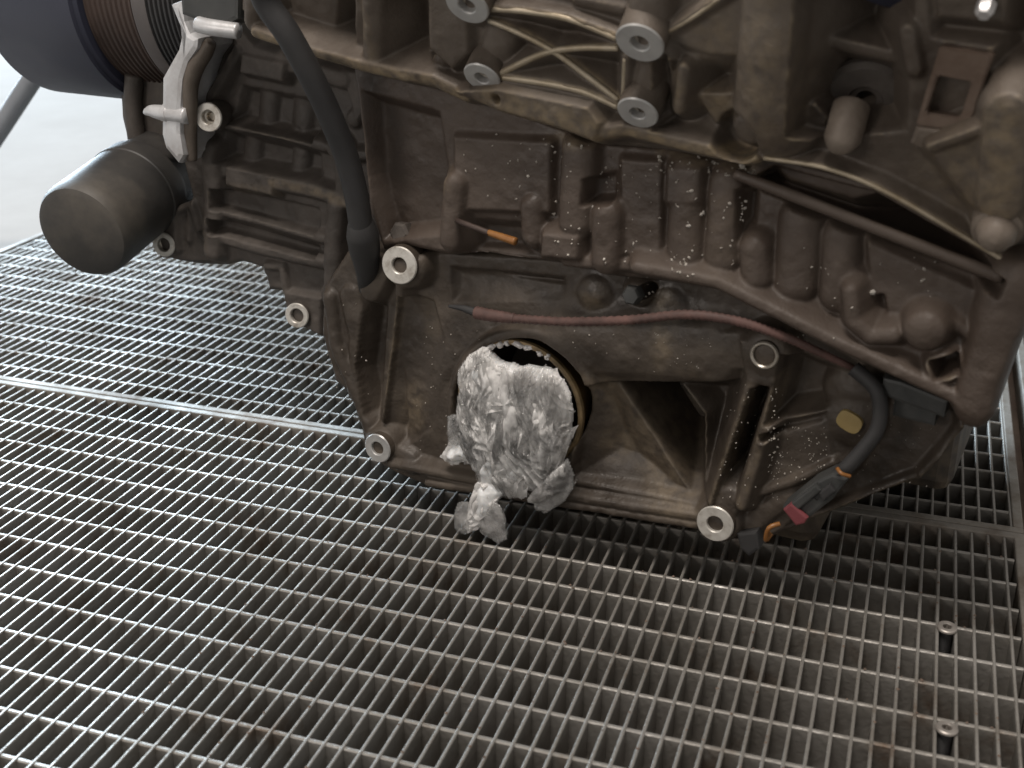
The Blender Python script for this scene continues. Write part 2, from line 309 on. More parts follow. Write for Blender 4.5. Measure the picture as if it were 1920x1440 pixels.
class Relief:
    """a cast face built as a height field over the engine's side plane, with real walls behind it"""
    def __init__(s, outline, pl, step=0.0009, wout=0.0, gain=1.0, kk=1.0):
        s.pl = pl; s.step = step; s.gain = gain; s.kk = kk
        s.poly = np.array([E(x, y, wout, pl)[:2] for x, y in outline])
        a = s.poly.min(0) - 3 * step; b = s.poly.max(0) + 3 * step
        s.nu, s.nv = int((b[0] - a[0]) / step) + 1, int((b[1] - a[1]) / step) + 1
        s.a = a; s.U, s.V = np.meshgrid(a[0] + step * np.arange(s.nu), a[1] + step * np.arange(s.nv), indexing='ij')
        s.H = np.zeros_like(s.U); s.D = np.zeros_like(s.U)
    def uv(s, pts, h): return np.array([E(x, y, h, s.pl)[:2] for x, y in pts])
    def win(s, q, m):
        lo = ((q.min(0) - m - s.a) / s.step).astype(int); hi = ((q.max(0) + m - s.a) / s.step).astype(int) + 2
        lo = np.maximum(lo, 0); hi = np.minimum(np.maximum(hi, 0), [s.nu, s.nv])
        return slice(lo[0], hi[0]), slice(lo[1], hi[1])
    @staticmethod
    def segd(U, V, q, closed=False):
        D = np.full(U.shape, 1e9); n = len(q)
        for i in range(n if closed else n - 1):
            a, b = q[i], q[(i + 1) % n]; ab = b - a; L2 = ab @ ab + 1e-12
            t = np.clip(((U - a[0]) * ab[0] + (V - a[1]) * ab[1]) / L2, 0, 1)
            D = np.minimum(D, np.hypot(U - a[0] - t * ab[0], V - a[1] - t * ab[1]))
        return D
    @staticmethod
    def inside(U, V, q):
        c = np.zeros(U.shape, bool); n = len(q)
        for i in range(n):
            (x0, y0), (x1, y1) = q[i], q[(i + 1) % n]
            if abs(y1 - y0) < 1e-12: continue
            c ^= ((y0 > V) != (y1 > V)) & (U < (x1 - x0) * (V - y0) / (y1 - y0) + x0)
        return c
    def sd(s, w, q):
        U, V = s.U[w], s.V[w]; d = s.segd(U, V, q, True); return np.where(s.inside(U, V, q), -d, d)
    def smax(s, w, val, k):
        k *= s.kk; h = s.H[w]; t = np.clip(0.5 + 0.5 * (h - val) / k, 0, 1); s.H[w] = val * (1 - t) + h * t + k * t * (1 - t)
    def smin(s, w, val, k):
        h = s.H[w]; t = np.clip(0.5 - 0.5 * (h - val) / k, 0, 1); s.H[w] = val * (1 - t) + h * t - k * t * (1 - t)
    def rib(s, pts, rpx, h, kind='flat', k=0.0015, draft=2.2):
        h *= s.gain; q = s.uv(pts, h); r = rpx * MM; w = s.win(q, r + 0.03); 
        if s.H[w].size == 0: return
        d = s.segd(s.U[w], s.V[w], q)
        if kind == 'round': val = h - r * 0.85 + 0.85 * np.sqrt(np.maximum(r * r - d * d, 0)) - np.maximum(d - r, 0) * draft
        else: val = h - np.maximum(d - r, 0) * draft - 0.15 * np.minimum(d, r) ** 2 / r
        s.smax(w, val, k)
    def plate(s, pts, h, k=0.002, draft=2.2):
        h *= s.gain; q = s.uv(pts, h); w = s.win(q, 0.03)
        if s.H[w].size == 0: return
        s.smax(w, h - np.maximum(s.sd(w, q), 0) * draft, k)
    def pocket(s, pts, h, k=0.002, draft=1.8, rim=0.0):
        h = h * s.gain if h < 0 else h; q = s.uv(pts, rim); w = s.win(q, 0.004)
        if s.H[w].size == 0: return
        d = s.sd(w, q); s.smin(w, np.maximum(h, rim + d * draft) + np.maximum(d, 0) * 20, k)
    def dome(s, px, py, rpx, h, k=0.0025, draft=3.0, flat=0.5):
        q = s.uv([(px, py)], h); r = rpx * MM; w = s.win(q, r + 0.03)
        if s.H[w].size == 0: return
        d = np.hypot(s.U[w] - q[0, 0], s.V[w] - q[0, 1])
        s.smax(w, h - flat * (r - np.sqrt(np.maximum(r * r - d * d, 0))) - np.maximum(d - r, 0) * draft, k)
    def hole(s, px, py, rpx, h, k=0.001, rim=0.0):
        q = s.uv([(px, py)], rim); r = rpx * MM; w = s.win(q, r + 0.004)
        if s.H[w].size == 0: return
        d = np.hypot(s.U[w] - q[0, 0], s.V[w] - q[0, 1]) - r
        s.smin(w, np.maximum(h, rim + d * 4) + np.maximum(d, 0) * 20, k)
    def noise(s, amp, cell):
        n0 = (int(s.nu * s.step / cell) + 3, int(s.nv * s.step / cell) + 3); g = RNG.randn(*n0)
        x = (s.U - s.a[0]) / cell; y = (s.V - s.a[1]) / cell; i = x.astype(int); j = y.astype(int); fx = x - i; fy = y - j
        fx = fx * fx * (3 - 2 * fx); fy = fy * fy * (3 - 2 * fy)
        s.H += amp * ((g[i, j] * (1 - fx) + g[i + 1, j] * fx) * (1 - fy) + (g[i, j + 1] * (1 - fx) + g[i + 1, j + 1] * fx) * fy)
    def dust(s, px, py, rx, ry, amt, rot=0.0):
        q = s.uv([(px, py)], 0.004)[0]; a = math.radians(rot); du, dv = s.U - q[0], s.V - q[1]
        x = (du * math.cos(a) - dv * math.sin(a)) / (rx * MM); y = (du * math.sin(a) + dv * math.cos(a)) / (ry * MM)
        s.D = np.maximum(s.D, amt * np.clip(1.4 - np.sqrt(x * x + y * y) * 1.1, 0, 1))
    def dustline(s, pts, rpx, amt, h=0.012):
        q = s.uv(pts, h); d = s.segd(s.U, s.V, q); s.D = np.maximum(s.D, amt * np.clip(1.5 - d / (rpx * MM), 0, 1))
    def height(s, u, v):
        i = int(np.clip((u - s.a[0]) / s.step, 0, s.nu - 1)); j = int(np.clip((v - s.a[1]) / s.step, 0, s.nv - 1))
        return s.H[i, j] + s.pl[0] + s.pl[1] * u + s.pl[2] * v
    def build(s, name, m, back, parent, round_edge=0.004, seg_group=None):
        for _ in range(1):
            P = np.pad(s.H, 1, mode='edge'); P = (P[:-2] + 2 * P[1:-1] + P[2:]) / 4; s.H = (P[:, :-2] + 2 * P[:, 1:-1] + P[:, 2:]) / 4
        s.noise(0.00035, 0.012); s.noise(0.00018, 0.005); s.noise(0.00006, 0.0022)
        d = s.segd(s.U, s.V, s.poly, True); ins = s.inside(s.U, s.V, s.poly)
        s.H -= np.where(ins, np.maximum(round_edge - d, 0) ** 2 / round_edge, round_edge)
        fin = ins[:-1, :-1].astype(int) + ins[1:, :-1] + ins[:-1, 1:] + ins[1:, 1:]
        i, j = np.nonzero(fin >= 2)
        idx = np.arange(s.nu * s.nv).reshape(s.nu, s.nv)
        quads = np.stack([idx[i, j], idx[i + 1, j], idx[i + 1, j + 1], idx[i, j + 1]], 1)
        ed = np.concatenate([quads[:, [k, (k + 1) % 4]] for k in range(4)]); key = np.sort(ed, 1); key = key[:, 0] * (s.nu * s.nv) + key[:, 1]
        _, first, cnt = np.unique(key, return_index=True, return_counts=True); be = ed[first[cnt == 1]]
        bv = np.unique(be)
        U = s.U.ravel().copy(); V = s.V.ravel().copy()
        best = np.full(len(bv), 1e9); nu_ = U[bv].copy(); nv_ = V[bv].copy(); n = len(s.poly)
        for e in range(n):                 # pull the rim on to the traced outline
            a, b = s.poly[e], s.poly[(e + 1) % n]; ab = b - a
            t = np.clip(((U[bv] - a[0]) * ab[0] + (V[bv] - a[1]) * ab[1]) / (ab @ ab + 1e-12), 0, 1)
            x, y = a[0] + t * ab[0], a[1] + t * ab[1]; dd = np.hypot(U[bv] - x, V[bv] - y); o = dd < best
            best[o] = dd[o]; nu_[o] = x[o]; nv_[o] = y[o]
        U[bv] = nu_; V[bv] = nv_
        Wd = s.H.ravel() + s.pl[0] + s.pl[1] * U + s.pl[2] * V
        used = np.unique(quads); mp = -np.ones(s.nu * s.nv, int); mp[used] = np.arange(len(used))
        top = np.stack([U[used], -Wd[used], V[used]], 1)
        low = np.stack([U[bv], np.full(len(bv), back), V[bv]], 1); mb = {b: len(used) + k for k, b in enumerate(bv)}
        vs = np.concatenate([top, low])
        fq = mp[quads]; fw = np.array([[mp[b], mp[a], mb[a], mb[b]] for a, b in be])
        fc = np.concatenate([fq, fw])
        me = bpy.data.meshes.new(name); me.vertices.add(len(vs)); me.vertices.foreach_set('co', vs.ravel())
        me.loops.add(len(fc) * 4); me.loops.foreach_set('vertex_index', fc.ravel())
        me.polygons.add(len(fc)); me.polygons.foreach_set('loop_start', np.arange(len(fc)) * 4)
        try: me.polygons.foreach_set('loop_total', np.full(len(fc), 4))
        except Exception: pass
        me.polygons.foreach_set('use_smooth', np.concatenate([np.ones(len(fq), bool), np.zeros(len(fw), bool)]))
        at = me.attributes.new('dust', 'FLOAT', 'POINT'); at.data.foreach_set('value', np.concatenate([s.D.ravel()[used], s.D.ravel()[bv]]).astype(np.float32))
        me.update(); me.validate()
        return link(name, me, m, parent)
# ------------------------------------------------------------------ cast faces
TILT = 0.42
g0 = E(480, 66, 0.0); g1 = E(1400, 302, 0.012)
# upper block plane: leans out towards the viewer above the flange line g0-g1
kx = (g1[1] - g0[1]) / (g1[0] - g0[0])
PB = (0.014 - TILT * (g1[1] - kx * g1[0]), -TILT * kx, TILT)
PA = (-0.034, 0, 0); PM = (0.006, 0, 0); PO = (-0.006, 0, 0)
# --- front cover (left)
A = Relief([(318, 30), (345, 62), (440, 30), (480, 55), (700, 110), (740, 250), (740, 580), (700, 640), (660, 745), (626, 715), (616, 672), (600, 627), (558, 612), (536, 590), (531, 548), (513, 545), (500, 546), (496, 520), (480, 500), (452, 492), (417, 499), (370, 496), (333, 490), (300, 482), (285, 450), (287, 416), (330, 386), (362, 376), (345, 305), (305, 275), (304, 145), (333, 100)], PA, gain=0.50)
A.plate([(304, 270), (345, 60), (372, 80), (350, 110), (345, 160), (350, 260), (400, 300), (410, 490), (340, 490), (290, 470), (290, 415), (355, 375)], 0.004)
A.rib([(443, 95), (388, 188)], 9, 0.020); A.rib([(441, 60), (470, 100), (640, 150)], 14, 0.016)
A.plate([(452, 103), (532, 120), (528, 152), (450, 136)], 0.022)
A.rib([(400, 228), (520, 252), (605, 275)], 9, 0.022); A.rib([(628, 281), (629, 283)], 20, 0.024)
A.rib([(640, 290), (690, 292), (760, 298)], 8, 0.018)
A.plate([(424, 311), (512, 328), (508, 366), (422, 347)], 0.024)
A.rib([(400, 318), (440, 326), (510, 345)], 10, 0.014); A.rib([(510, 343), (590, 360), (662, 384)], 13, 0.022)
A.rib([(632, 300), (638, 370), (655, 384)], 11, 0.022)
A.rib([(392, 392), (500, 420), (606, 450)], 8, 0.016); A.rib([(385, 440), (490, 470), (606, 496)], 10, 0.018)
A.rib([(384, 285), (392, 380), (390, 475)], 24, 0.028, 'round'); A.rib([(624, 388), (618, 460), (616, 560)], 23, 0.030, 'round')
A.rib([(616, 560), (640, 640), (665, 720)], 34, 0.026, 'round')
A.rib([(312, 402), (356, 384), (368, 430)], 7, 0.012); A.rib([(352, 390), (352, 450)], 6, 0.01)
A.plate([(286, 418), (325, 402), (330, 470), (300, 482)], 0.016); A.dome(556, 592, 26, 0.010)
A.plate([(531, 548), (600, 560), (600, 628), (540, 600)], 0.012)
A.pocket([(420, 500), (494, 498), (496, 546), (440, 550)], -0.03); A.rib([(498, 500), (526, 500), (533, 545)], 7, 0.01)
A.pocket([(455, 160), (600, 190), (600, 262), (440, 225)], -0.016, 0.006); A.pocket([(425, 245), (600, 285), (605, 335), (520, 320), (420, 300)], -0.018, 0.006)
A.pocket([(415, 350), (600, 390), (600, 435), (415, 385)], -0.006, 0.006); A.pocket([(410, 405), (600, 460), (600, 480), (410, 430)], -0.010, 0.004)
A.dome(560, 235, 12, -0.004); A.rib([(500, 170), (496, 235)], 26, -0.004, 'round'); A.rib([(566, 185), (562, 240)], 30, -0.006, 'round')
A.rib([(470, 262), (466, 310)], 26, -0.006, 'round'); A.rib([(560, 290), (556, 335)], 24, -0.005, 'round')
A.rib([(660, 150), (700, 180), (660, 225)], 14, 0.010); A.hole(629, 282, 11, 0.008, rim=0.024)
A.plate([(640, 130), (712, 148), (668, 228)], 0.012)
A.dustline([(510, 343), (590, 360), (662, 384)], 9, 0.6); A.dustline([(424, 356), (510, 362)], 12, 0.35); A.dustline([(600, 640), (630, 715), (655, 745)], 8, 0.7); A.dust(390, 440, 20, 60, 0.25)
A.build('front_cover', M_COV, 0.10, ENG)
# --- bedplate (middle)
B = Relief([(655, 100), (810, 148), (930, 190), (1110, 262), (1230, 275), (1400, 305), (1440, 285), (1640, 340), (1990, 470), (1978, 560), (1921, 618), (1892, 689), (1875, 751), (1843, 792), (1803, 803), (1790, 757), (1560, 650), (1340, 540), (1250, 530), (1150, 520), (1080, 500), (1000, 488), (900, 476), (840, 480), (760, 462), (716, 470), (690, 400), (676, 250)], PM, gain=0.82, kk=1.8)
B.pocket([(680, 170), (825, 210), (842, 330), (830, 440), (720, 450), (690, 330)], -0.016, 0.006)
B.pocket([(845, 405), (1010, 420), (1015, 485), (850, 475)], -0.014, 0.006)
B.plate([(850, 258), (1030, 268), (1028, 398), (856, 392)], 0.008)
B.rib([(845, 350), (836, 455)], 22, 0.018, 'round'); B.rib([(990, 390), (992, 450)], 22, 0.014, 'round')
B.rib([(1076, 285), (1070, 425)], 32, 0.018, 'round'); B.rib([(1130, 408), (1128, 492)], 28, 0.020, 'round')
B.plate([(1164, 300), (1238, 305), (1236, 480), (1166, 476)], 0.008); B.rib([(1282, 335), (1276, 490)], 32, 0.017, 'round')
B.plate([(1252, 318), (1310, 318), (1306, 380), (1250, 380)], 0.016)
B.rib([(1356, 350), (1346, 490)], 30, 0.017, 'round'); B.pocket([(1394, 350), (1424, 350), (1416, 440), (1392, 446)], -0.028, 0.003)
B.rib([(1408, 472), (1412, 525)], 25, 0.018, 'round'); B.rib([(1495, 420), (1482, 540)], 36, 0.014, 'round')
B.rib([(1572, 450), (1566, 560)], 30, 0.013, 'round'); B.plate([(1016, 440), (1082, 447), (1080, 487), (1014, 480)], 0.018)
B.pocket([(1112, 330), (1160, 320), (1158, 372), (1108, 376)], -0.006, 0.004); B.rib([(1060, 492), (1200, 500), (1300, 520)], 8, 0.012)
B.rib([(1190, 503), (1340, 530), (1560, 641), (1798, 752)], 8, 0.024)
B.plate([(1628, 455), (1862, 560), (1810, 730), (1640, 650)], 0.008); B.rib([(1892, 535), (1862, 650), (1828, 772)], 36, 0.030, 'round')
B.pocket([(1606, 552), (1660, 548), (1672, 612), (1620, 612)], -0.012, 0.005); B.rib([(1592, 550), (1596, 605), (1630, 634), (1672, 632)], 14, 0.024, 'round')
B.dome(1731, 625, 32, 0.024); B.dome(1764, 694, 26, 0.020); B.pocket([(1755, 660), (1800, 650), (1806, 680), (1765, 690)], -0.006, 0.006)
B.rib([(1765, 590), (1830, 640)], 7, 0.014)
B.pocket([(1410, 335), (1450, 312), (1640, 362), (1893, 505), (1882, 532), (1638, 442), (1400, 346)], -0.075, 0.0012, 14.0); B.plate([(1885, 495), (1915, 520), (1915, 560), (1880, 560)], 0.018)
B.plate([(1440, 300), (1560, 325), (1640, 362), (1600, 372), (1480, 335)], -0.012, 0.003)
B.dust(1070, 262, 50, 14, 0.7); B.dustline([(1230, 285), (1400, 312)], 12, 0.8); B.dust(846, 340, 18, 26, 0.45); B.dustline([(1388, 329), (1640, 426), (1876, 518)], 5, 0.5); B.dust(1050, 520, 50, 24, 0.4); B.dust(1350, 430, 60, 120, 0.12)
tube('flange_lip', [LP(x, y, 0.016, PM) for x, y in [(1378, 326), (1500, 372), (1640, 427), (1760, 474), (1880, 520)]], [0.0030, 0.0034, 0.0034, 0.0034, 0.0036], M_BED, ENG, seg=12)
B.build('bedplate', M_BED, 0.12, ENG)
# --- oil pan (lower)
O = Relief([(604, 540), (650, 470), (850, 470), (1340, 505), (1560, 610), (1800, 740), (1806, 806), (1777, 840), (1759, 867), (1723, 902), (1625, 938), (1572, 960), (1497, 987), (1438, 1012), (1382, 1008), (1352, 1016), (1320, 1012), (1302, 993), (1040, 950), (849, 924), (800, 915), (747, 893), (720, 878), (684, 856), (676, 812), (655, 745), (624, 705), (600, 626)], PO)
O.rib([(612, 560), (624, 650), (665, 745), (690, 815)], 16, 0.006, 'round'); O.rib([(655, 560), (672, 640), (668, 740)], 24, 0.004)
O.pocket([(688, 555), (730, 540), (712, 800), (690, 775), (672, 690)], -0.014, 0.003); O.rib([(748, 540), (738, 640), (717, 800)], 7, 0.014)
O.pocket([(756, 545), (812, 565), (836, 640), (815, 800), (752, 842), (724, 812), (745, 640)], -0.009, 0.012, 0.6)
O.rib([(690, 545), (712, 500), (748, 500)], 22, 0.012); O.dome(748, 500, 50, 0.018); O.dome(707, 842, 40, 0.012); O.rib([(707, 842), (760, 870)], 26, 0.008)
O.pocket([(845, 500), (1060, 520), (1060, 560), (850, 565)], -0.010, 0.006)
O.dome(1110, 555, 34, 0.006, 0.005, 1.0); O.dome(1250, 580, 36, 0.005, 0.005, 1.0); O.dome(1186, 553, 22, 0.016); O.hole(1223, 537, 11, -0.02)
O.rib([(1050, 655), (1190, 655), (1325, 668)], 46, 0.013, 'flat', k=0.006, draft=0.9); O.rib([(1348, 660), (1400, 660)], 32, 0.012)
c = [(977 + 158 * math.cos(t), 762 + 152 * math.sin(t)) for t in np.linspace(0, 2 * math.pi, 40)]
O.plate(c, 0.004, 0.006, 0.25)
c = [(977 + 131 * math.cos(t), 762 + 136 * math.sin(t)) for t in np.linspace(0, 2 * math.pi, 41)]
O.rib(c, 8, 0.012)
c = [(977 + 124 * math.cos(t), 762 + 129 * math.sin(t)) for t in np.linspace(0, 2 * math.pi, 40)]
O.pocket(c[:-1], -0.075, 0.0012, 6.0, 0.008)
O.pocket([(1108, 716), (1160, 714), (1312, 944), (1180, 920), (1085, 888)], -0.012, 0.008, 0.5); O.pocket([(1262, 714), (1396, 708), (1336, 925), (1320, 938), (1312, 778)], -0.022, 0.003)
O.pocket([(1158, 714), (1266, 714), (1316, 780), (1319, 940), (1304, 940)], -0.085, 0.0012, 25.0)
O.rib([(1070, 905), (1180, 925), (1310, 950)], 5, 0.006)
O.rib([(730, 872), (880, 902), (1040, 930), (1310, 972)], 7, 0.012); O.rib([(800, 908), (1040, 945), (1304, 987)], 6, 0.012)
O.plate([(1388, 640), (1470, 640), (1474, 700), (1440, 725), (1400, 715)], 0.016); O.dome(1432, 668, 40, 0.020)
O.rib([(1412, 706), (1385, 800), (1336, 945)], 9, 0.016); O.rib([(1462, 706), (1432, 810), (1388, 950)], 9, 0.016)
O.pocket([(1424, 715), (1450, 712), (1374, 948), (1346, 942)], -0.026, 0.0015, 5)
O.dome(1340, 984, 44, 0.014); O.rib([(1340, 984), (1362, 940)], 24, 0.012); O.rib([(1395, 995), (1440, 960), (1480, 930)], 16, 0.004)
O.rib([(1440, 790), (1540, 768)], 5, 0.004); O.pocket([(1440, 800), (1540, 778), (1540, 786), (1440, 810)], -0.010, 0.002)
O.pocket([(1480, 650), (1600, 700), (1590, 760), (1450, 780), (1470, 700)], -0.014, 0.004)
O.plate([(1440, 820), (1545, 790), (1560, 850), (1480, 905), (1405, 930)], 0.002, 0.004); O.rib([(1405, 930), (1480, 908), (1560, 870)], 6, 0.006)
O.pocket([(1640, 690), (1806, 775), (1800, 815), (1778, 845), (1722, 907), (1500, 992), (1470, 990), (1590, 880), (1640, 800)], -0.012, 0.006)
O.dome(1590, 740, 44, 0.002); O.dome(1592, 795, 50, 0.004); O.dome(1425, 905, 20, 0.0)
O.dust(768, 770, 34, 60, 0.8, 20); O.dust(735, 640, 12, 120, 0.45, 12); O.dust(800, 600, 26, 60, 0.3); O.dustline([(1130, 715), (1200, 800), (1290, 940)], 40, 0.55, -0.01); O.dust(1170, 830, 70, 40, 0.75, -40); O.dust(1252, 630, 22, 60, 0.7); O.dust(1110, 556, 34, 26, 0.6); O.dust(1245, 570, 24, 24, 0.6); O.dustline([(1412, 720), (1336, 945)], 9, 0.4); O.dustline([(1462, 710), (1388, 950)], 8, 0.4); O.dust(1300, 690, 40, 16, 0.25)
O.build('oil_pan', M_PAN, 0.16, ENG)
# --- cylinder block side (upper, leaning out)
D = Relief([(436, 20), (436, -120), (2010, -120), (2010, 480), (1898, 500), (1760, 418), (1641, 352), (1540, 316), (1435, 300), (1400, 312), (1230, 287), (1110, 275), (1030, 243), (850, 190), (690, 135), (480, 70)], PB, wout=0.008)
D.pocket([(500, -130), (665, -130), (668, 112), (604, 98), (490, 62)], -0.030, 0.003); D.pocket([(722, -130), (800, -130), (806, 130), (722, 112)], -0.030, 0.003)
D.plate([(520, -100), (640, -100), (628, 70), (560, 70)], -0.012, 0.006)
D.rib([(693, -90), (692, 0), (692, 120)], 22, 0.012, 'round'); D.rib([(465, -60), (466, 66)], 16, 0.010, 'round')
D.plate([(802, -100), (866, -100), (876, 100), (846, 128), (806, 90)], 0.008)
D.hole(812, 118, 30, -0.018); D.dome(824, 118, 17, 0.004)
D.pocket([(900, 24), (1060, 40), (1166, 78), (1166, 196), (1060, 160), (940, 142)], -0.026, 0.003)
D.rib([(930, 60), (925, 90)], 34, 0.000, 'round')
D.rib([(912, 16), (979, 20), (1066, 35), (1158, 70)], 6, 0.010); D.rib([(917, 38), (980, 65), (1037, 96), (1158, 186)], 5, 0.008)
D.rib([(930, 140), (1014, 102), (1080, 90), (1160, 88)], 5, 0.008); D.rib([(940, 144), (1031, 157), (1095, 172), (1160, 198)], 6, 0.010)
D.rib([(1172, 108), (1168, 190)], 6, 0.010); D.rib([(1080, 2), (1165, 18)], 7, 0.004)
D.rib([(1203, 84), (1216, -100)], 34, 0.014, 'round'); D.rib([(1200, 215), (1230, 108)], 33, 0.010, 'round'); D.rib([(875, 12), (880, -60)], 34, 0.012, 'round')
D.rib([(905, 148), (935, 60)], 30, 0.006, 'round'); D.pocket([(1238, 110), (1258, 100), (1262, 240), (1236, 232)], -0.02, 0.003)
D.plate([(855, 172), (930, 168), (1100, 203), (1122, 232), (1112, 262), (1040, 235), (930, 205)], 0.018, 0.003); D.hole(928, 186, 9, -0.01, rim=0.018)
D.rib([(478, 64), (604, 106), (690, 128), (810, 152), (870, 180)], 10, 0.014); D.rib([(1110, 250), (1168, 244), (1300, 276), (1410, 302)], 9, 0.015)
D.plate([(1244, 72), (1340, 2), (1400, -100), (1402, 104), (1330, 100)], 0.004, 0.003); D.rib([(1240, 66), (1345, 0), (1400, -40)], 5, 0.010)
D.pocket([(1264, 112), (1396, 108), (1394, 172), (1376, 176), (1350, 240), (1240, 235)], -0.020, 0.003); D.plate([(1307, 176), (1379, 174), (1374, 204), (1342, 230)], 0.000, 0.002)
D.rib([(1281, 130), (1270, 205)], 11, 0.010, 'round'); D.rib([(1468, -110), (1456, 60), (1438, 228)], 66, 0.026, 'round')
D.hole(1390, 248, 38, -0.012); D.dome(1402, 242, 27, 0.012); D.rib([(1440, 262), (1492, 250)], 14, 0.012)
D.pocket([(1530, -130), (1730, -130), (1712, 60), (1700, 245), (1560, 258), (1500, 240)], -0.045, 0.004); D.rib([(1560, 80), (1690, 110)], 8, -0.014); D.rib([(1700, 60), (1712, 130)], 9, 0.006)
D.plate([(1508, 196), (1526, 194), (1550, 222), (1546, 236), (1506, 236)], -0.004, 0.002)
D.pocket([(1725, -130), (1990, -130), (1960, 190), (1860, 240), (1862, 90), (1745, 70)], -0.020, 0.004)
D.plate([(1750, -60), (1900, -60), (1880, 40), (1760, 30)], 0.000, 0.003)
D.plate([(1745, 286), (1850, 246), (1930, 195), (2000, 190), (2000, 440), (1835, 402)], 0.016, 0.003); D.rib([(1888, 215), (1872, 385)], 27, 0.024, 'flat'); D.rib([(1745, 278), (1850, 240), (1925, 195)], 6, 0.02)
D.dome(1874, 424, 36, 0.020)
D.rib([(1435, 297), (1540, 313), (1641, 350), (1760, 415), (1896, 496)], 4, 0.012, k=0.001)
D.dustline([(478, 64), (604, 106), (690, 128), (810, 152), (870, 180)], 10, 0.8); D.dustline([(930, 190), (1020, 215), (1110, 240)], 26, 0.75); D.dustline([(1110, 262), (1168, 246), (1300, 276), (1420, 302)], 8, 0.9); D.dust(692, 40, 16, 80, 0.4); D.dust(1850, 330, 90, 80, 0.4); D.dustline([(1888, 215), (1872, 385)], 24, 0.6); D.dust(1450, 120, 50, 140, 0.35); D.dust(1345, 70, 50, 50, 0.35); D.dust(1342, 195, 34, 28, 0.6); D.dust(1275, 165, 14, 44, 0.5)  # flange deposits; also makes the right panel, its band, big column and plates paler
for L_ in ([(912, 16), (979, 20), (1066, 35), (1158, 70)], [(917, 38), (980, 65), (1037, 96), (1158, 186)], [(930, 140), (1014, 102), (1080, 90), (1160, 88)], [(940, 144), (1031, 157), (1095, 172), (1160, 198)], [(1435, 297), (1540, 313), (1641, 350), (1760, 415), (1896, 496)]): D.dustline(L_, 4, 0.8)
D.build('cylinder_block', M_BLK, 0.14, ENG, round_edge=0.003)
# the bulk of the engine behind the side face, resting on the grating with its sump
box('engine_core', E(640, 500)[0], E(1800, 600)[0], 0.10, 0.36, 0.05, 0.55, M_COV, ENG, 0.01)
box('sump', E(760, 800)[0], E(1500, 900)[0], 0.07, 0.34, 0.0015, 0.12, M_PAN, ENG, 0.012)
# ------------------------------------------------------------------ bolt faces
NT = np.array([0.0, -math.cos(math.radians(38)), -math.sin(math.radians(38))])
NF = np.array([0.0, -1.0, 0.05])
def boss(px, py, w, pl, r_out, r_in, axis, length, m=M_MACH, bore=0.010, seat=False, skirt=M_COV):
    """ring face, chamfer and counterbore at the seen point; the bore is a sub-part"""
    o = LP(px, py, w, pl); a = np.array(axis, float); a /= np.linalg.norm(a)
    ro, ri = r_out * MM, r_in * MM
    b = lathe('bolt_boss', [(ri, -bore), (ri, -0.0006), (ri + 0.0006, 0), (ro - 0.0007, 0), (ro, -0.0009)], o, a, m, ENG)
    lathe('boss_body', [(ro, -0.0009), (ro * 1.06, -length)], o, a, skirt, b)
    lathe('bore', [(1e-5, -bore * 0.9), (ri * 0.55, -bore * 0.9), (ri * 0.72, -bore * 0.55), (ri * 0.98, -bore * 0.5)], o, a, M_BOLT, b)
    return b
boss(875, 12, 0.018, PB, 36, 14, NT, 0.02, M_MACHD, skirt=M_BLK); boss(903, 147, 0.014, PB, 32, 12, NT, 0.02, M_MACHD, skirt=M_BLK)
boss(1199, 82, 0.020, PB, 37, 14, NT, 0.03, M_MACHD, skirt=M_BLK); boss(1195, 213, 0.016, PB, 33, 12, NT, 0.02, M_MACHD, skirt=M_BLK)
boss(390, 220, 0.024, PA, 29, 14, (0.28, -1, 0.1), 0.034); boss(306, 459, 0.012, PA, 27, 15, (0.25, -1, 0.1), 0.02); boss(556, 592, 0.012, PA, 27, 15, (0.2, -1, 0.1), 0.02)
boss(748, 498, 0.020, PO, 36, 15, (0.12, -1, 0.08), 0.016, skirt=M_PAN); boss(707, 841, 0.014, PO, 31, 14, NF, 0.016, skirt=M_PAN, m=M_MACHD)
boss(1340, 983, 0.016, PO, 34, 15, NF, 0.016, skirt=M_PAN); boss(1432, 667, 0.022, PO, 24, 18, NF, 0.010, skirt=M_PAN, m=M_BOLT, bore=0.016)
# ------------------------------------------------------------------ prisms: outlines with depth
def prism(name, pts, w, depth, m, parent=ENG, pl=(0, 0, 0), bevel=0.0012, holes=None):
    bm = bmesh.new()
    f = [bm.verts.new(LP(x, y, w, pl)) for x, y in pts]
    b = [bm.verts.new(v.co + Vector((0, depth, 0))) for v in f]; n = len(f)
    top = bm.faces.new(f); bm.faces.new(b[::-1])
    for i in range(n): bm.faces.new((f[(i + 1) % n], f[i], b[i], b[(i + 1) % n]))
    bmesh.ops.recalc_face_normals(bm, faces=bm.faces[:])
    if bevel: bmesh.ops.bevel(bm, geom=list(top.edges), offset=bevel, segments=2, affect='EDGES', profile=0.6)
    me = bpy.data.meshes.new(name); bm.to_mesh(me); bm.free()
    return link(name, me, m, parent)
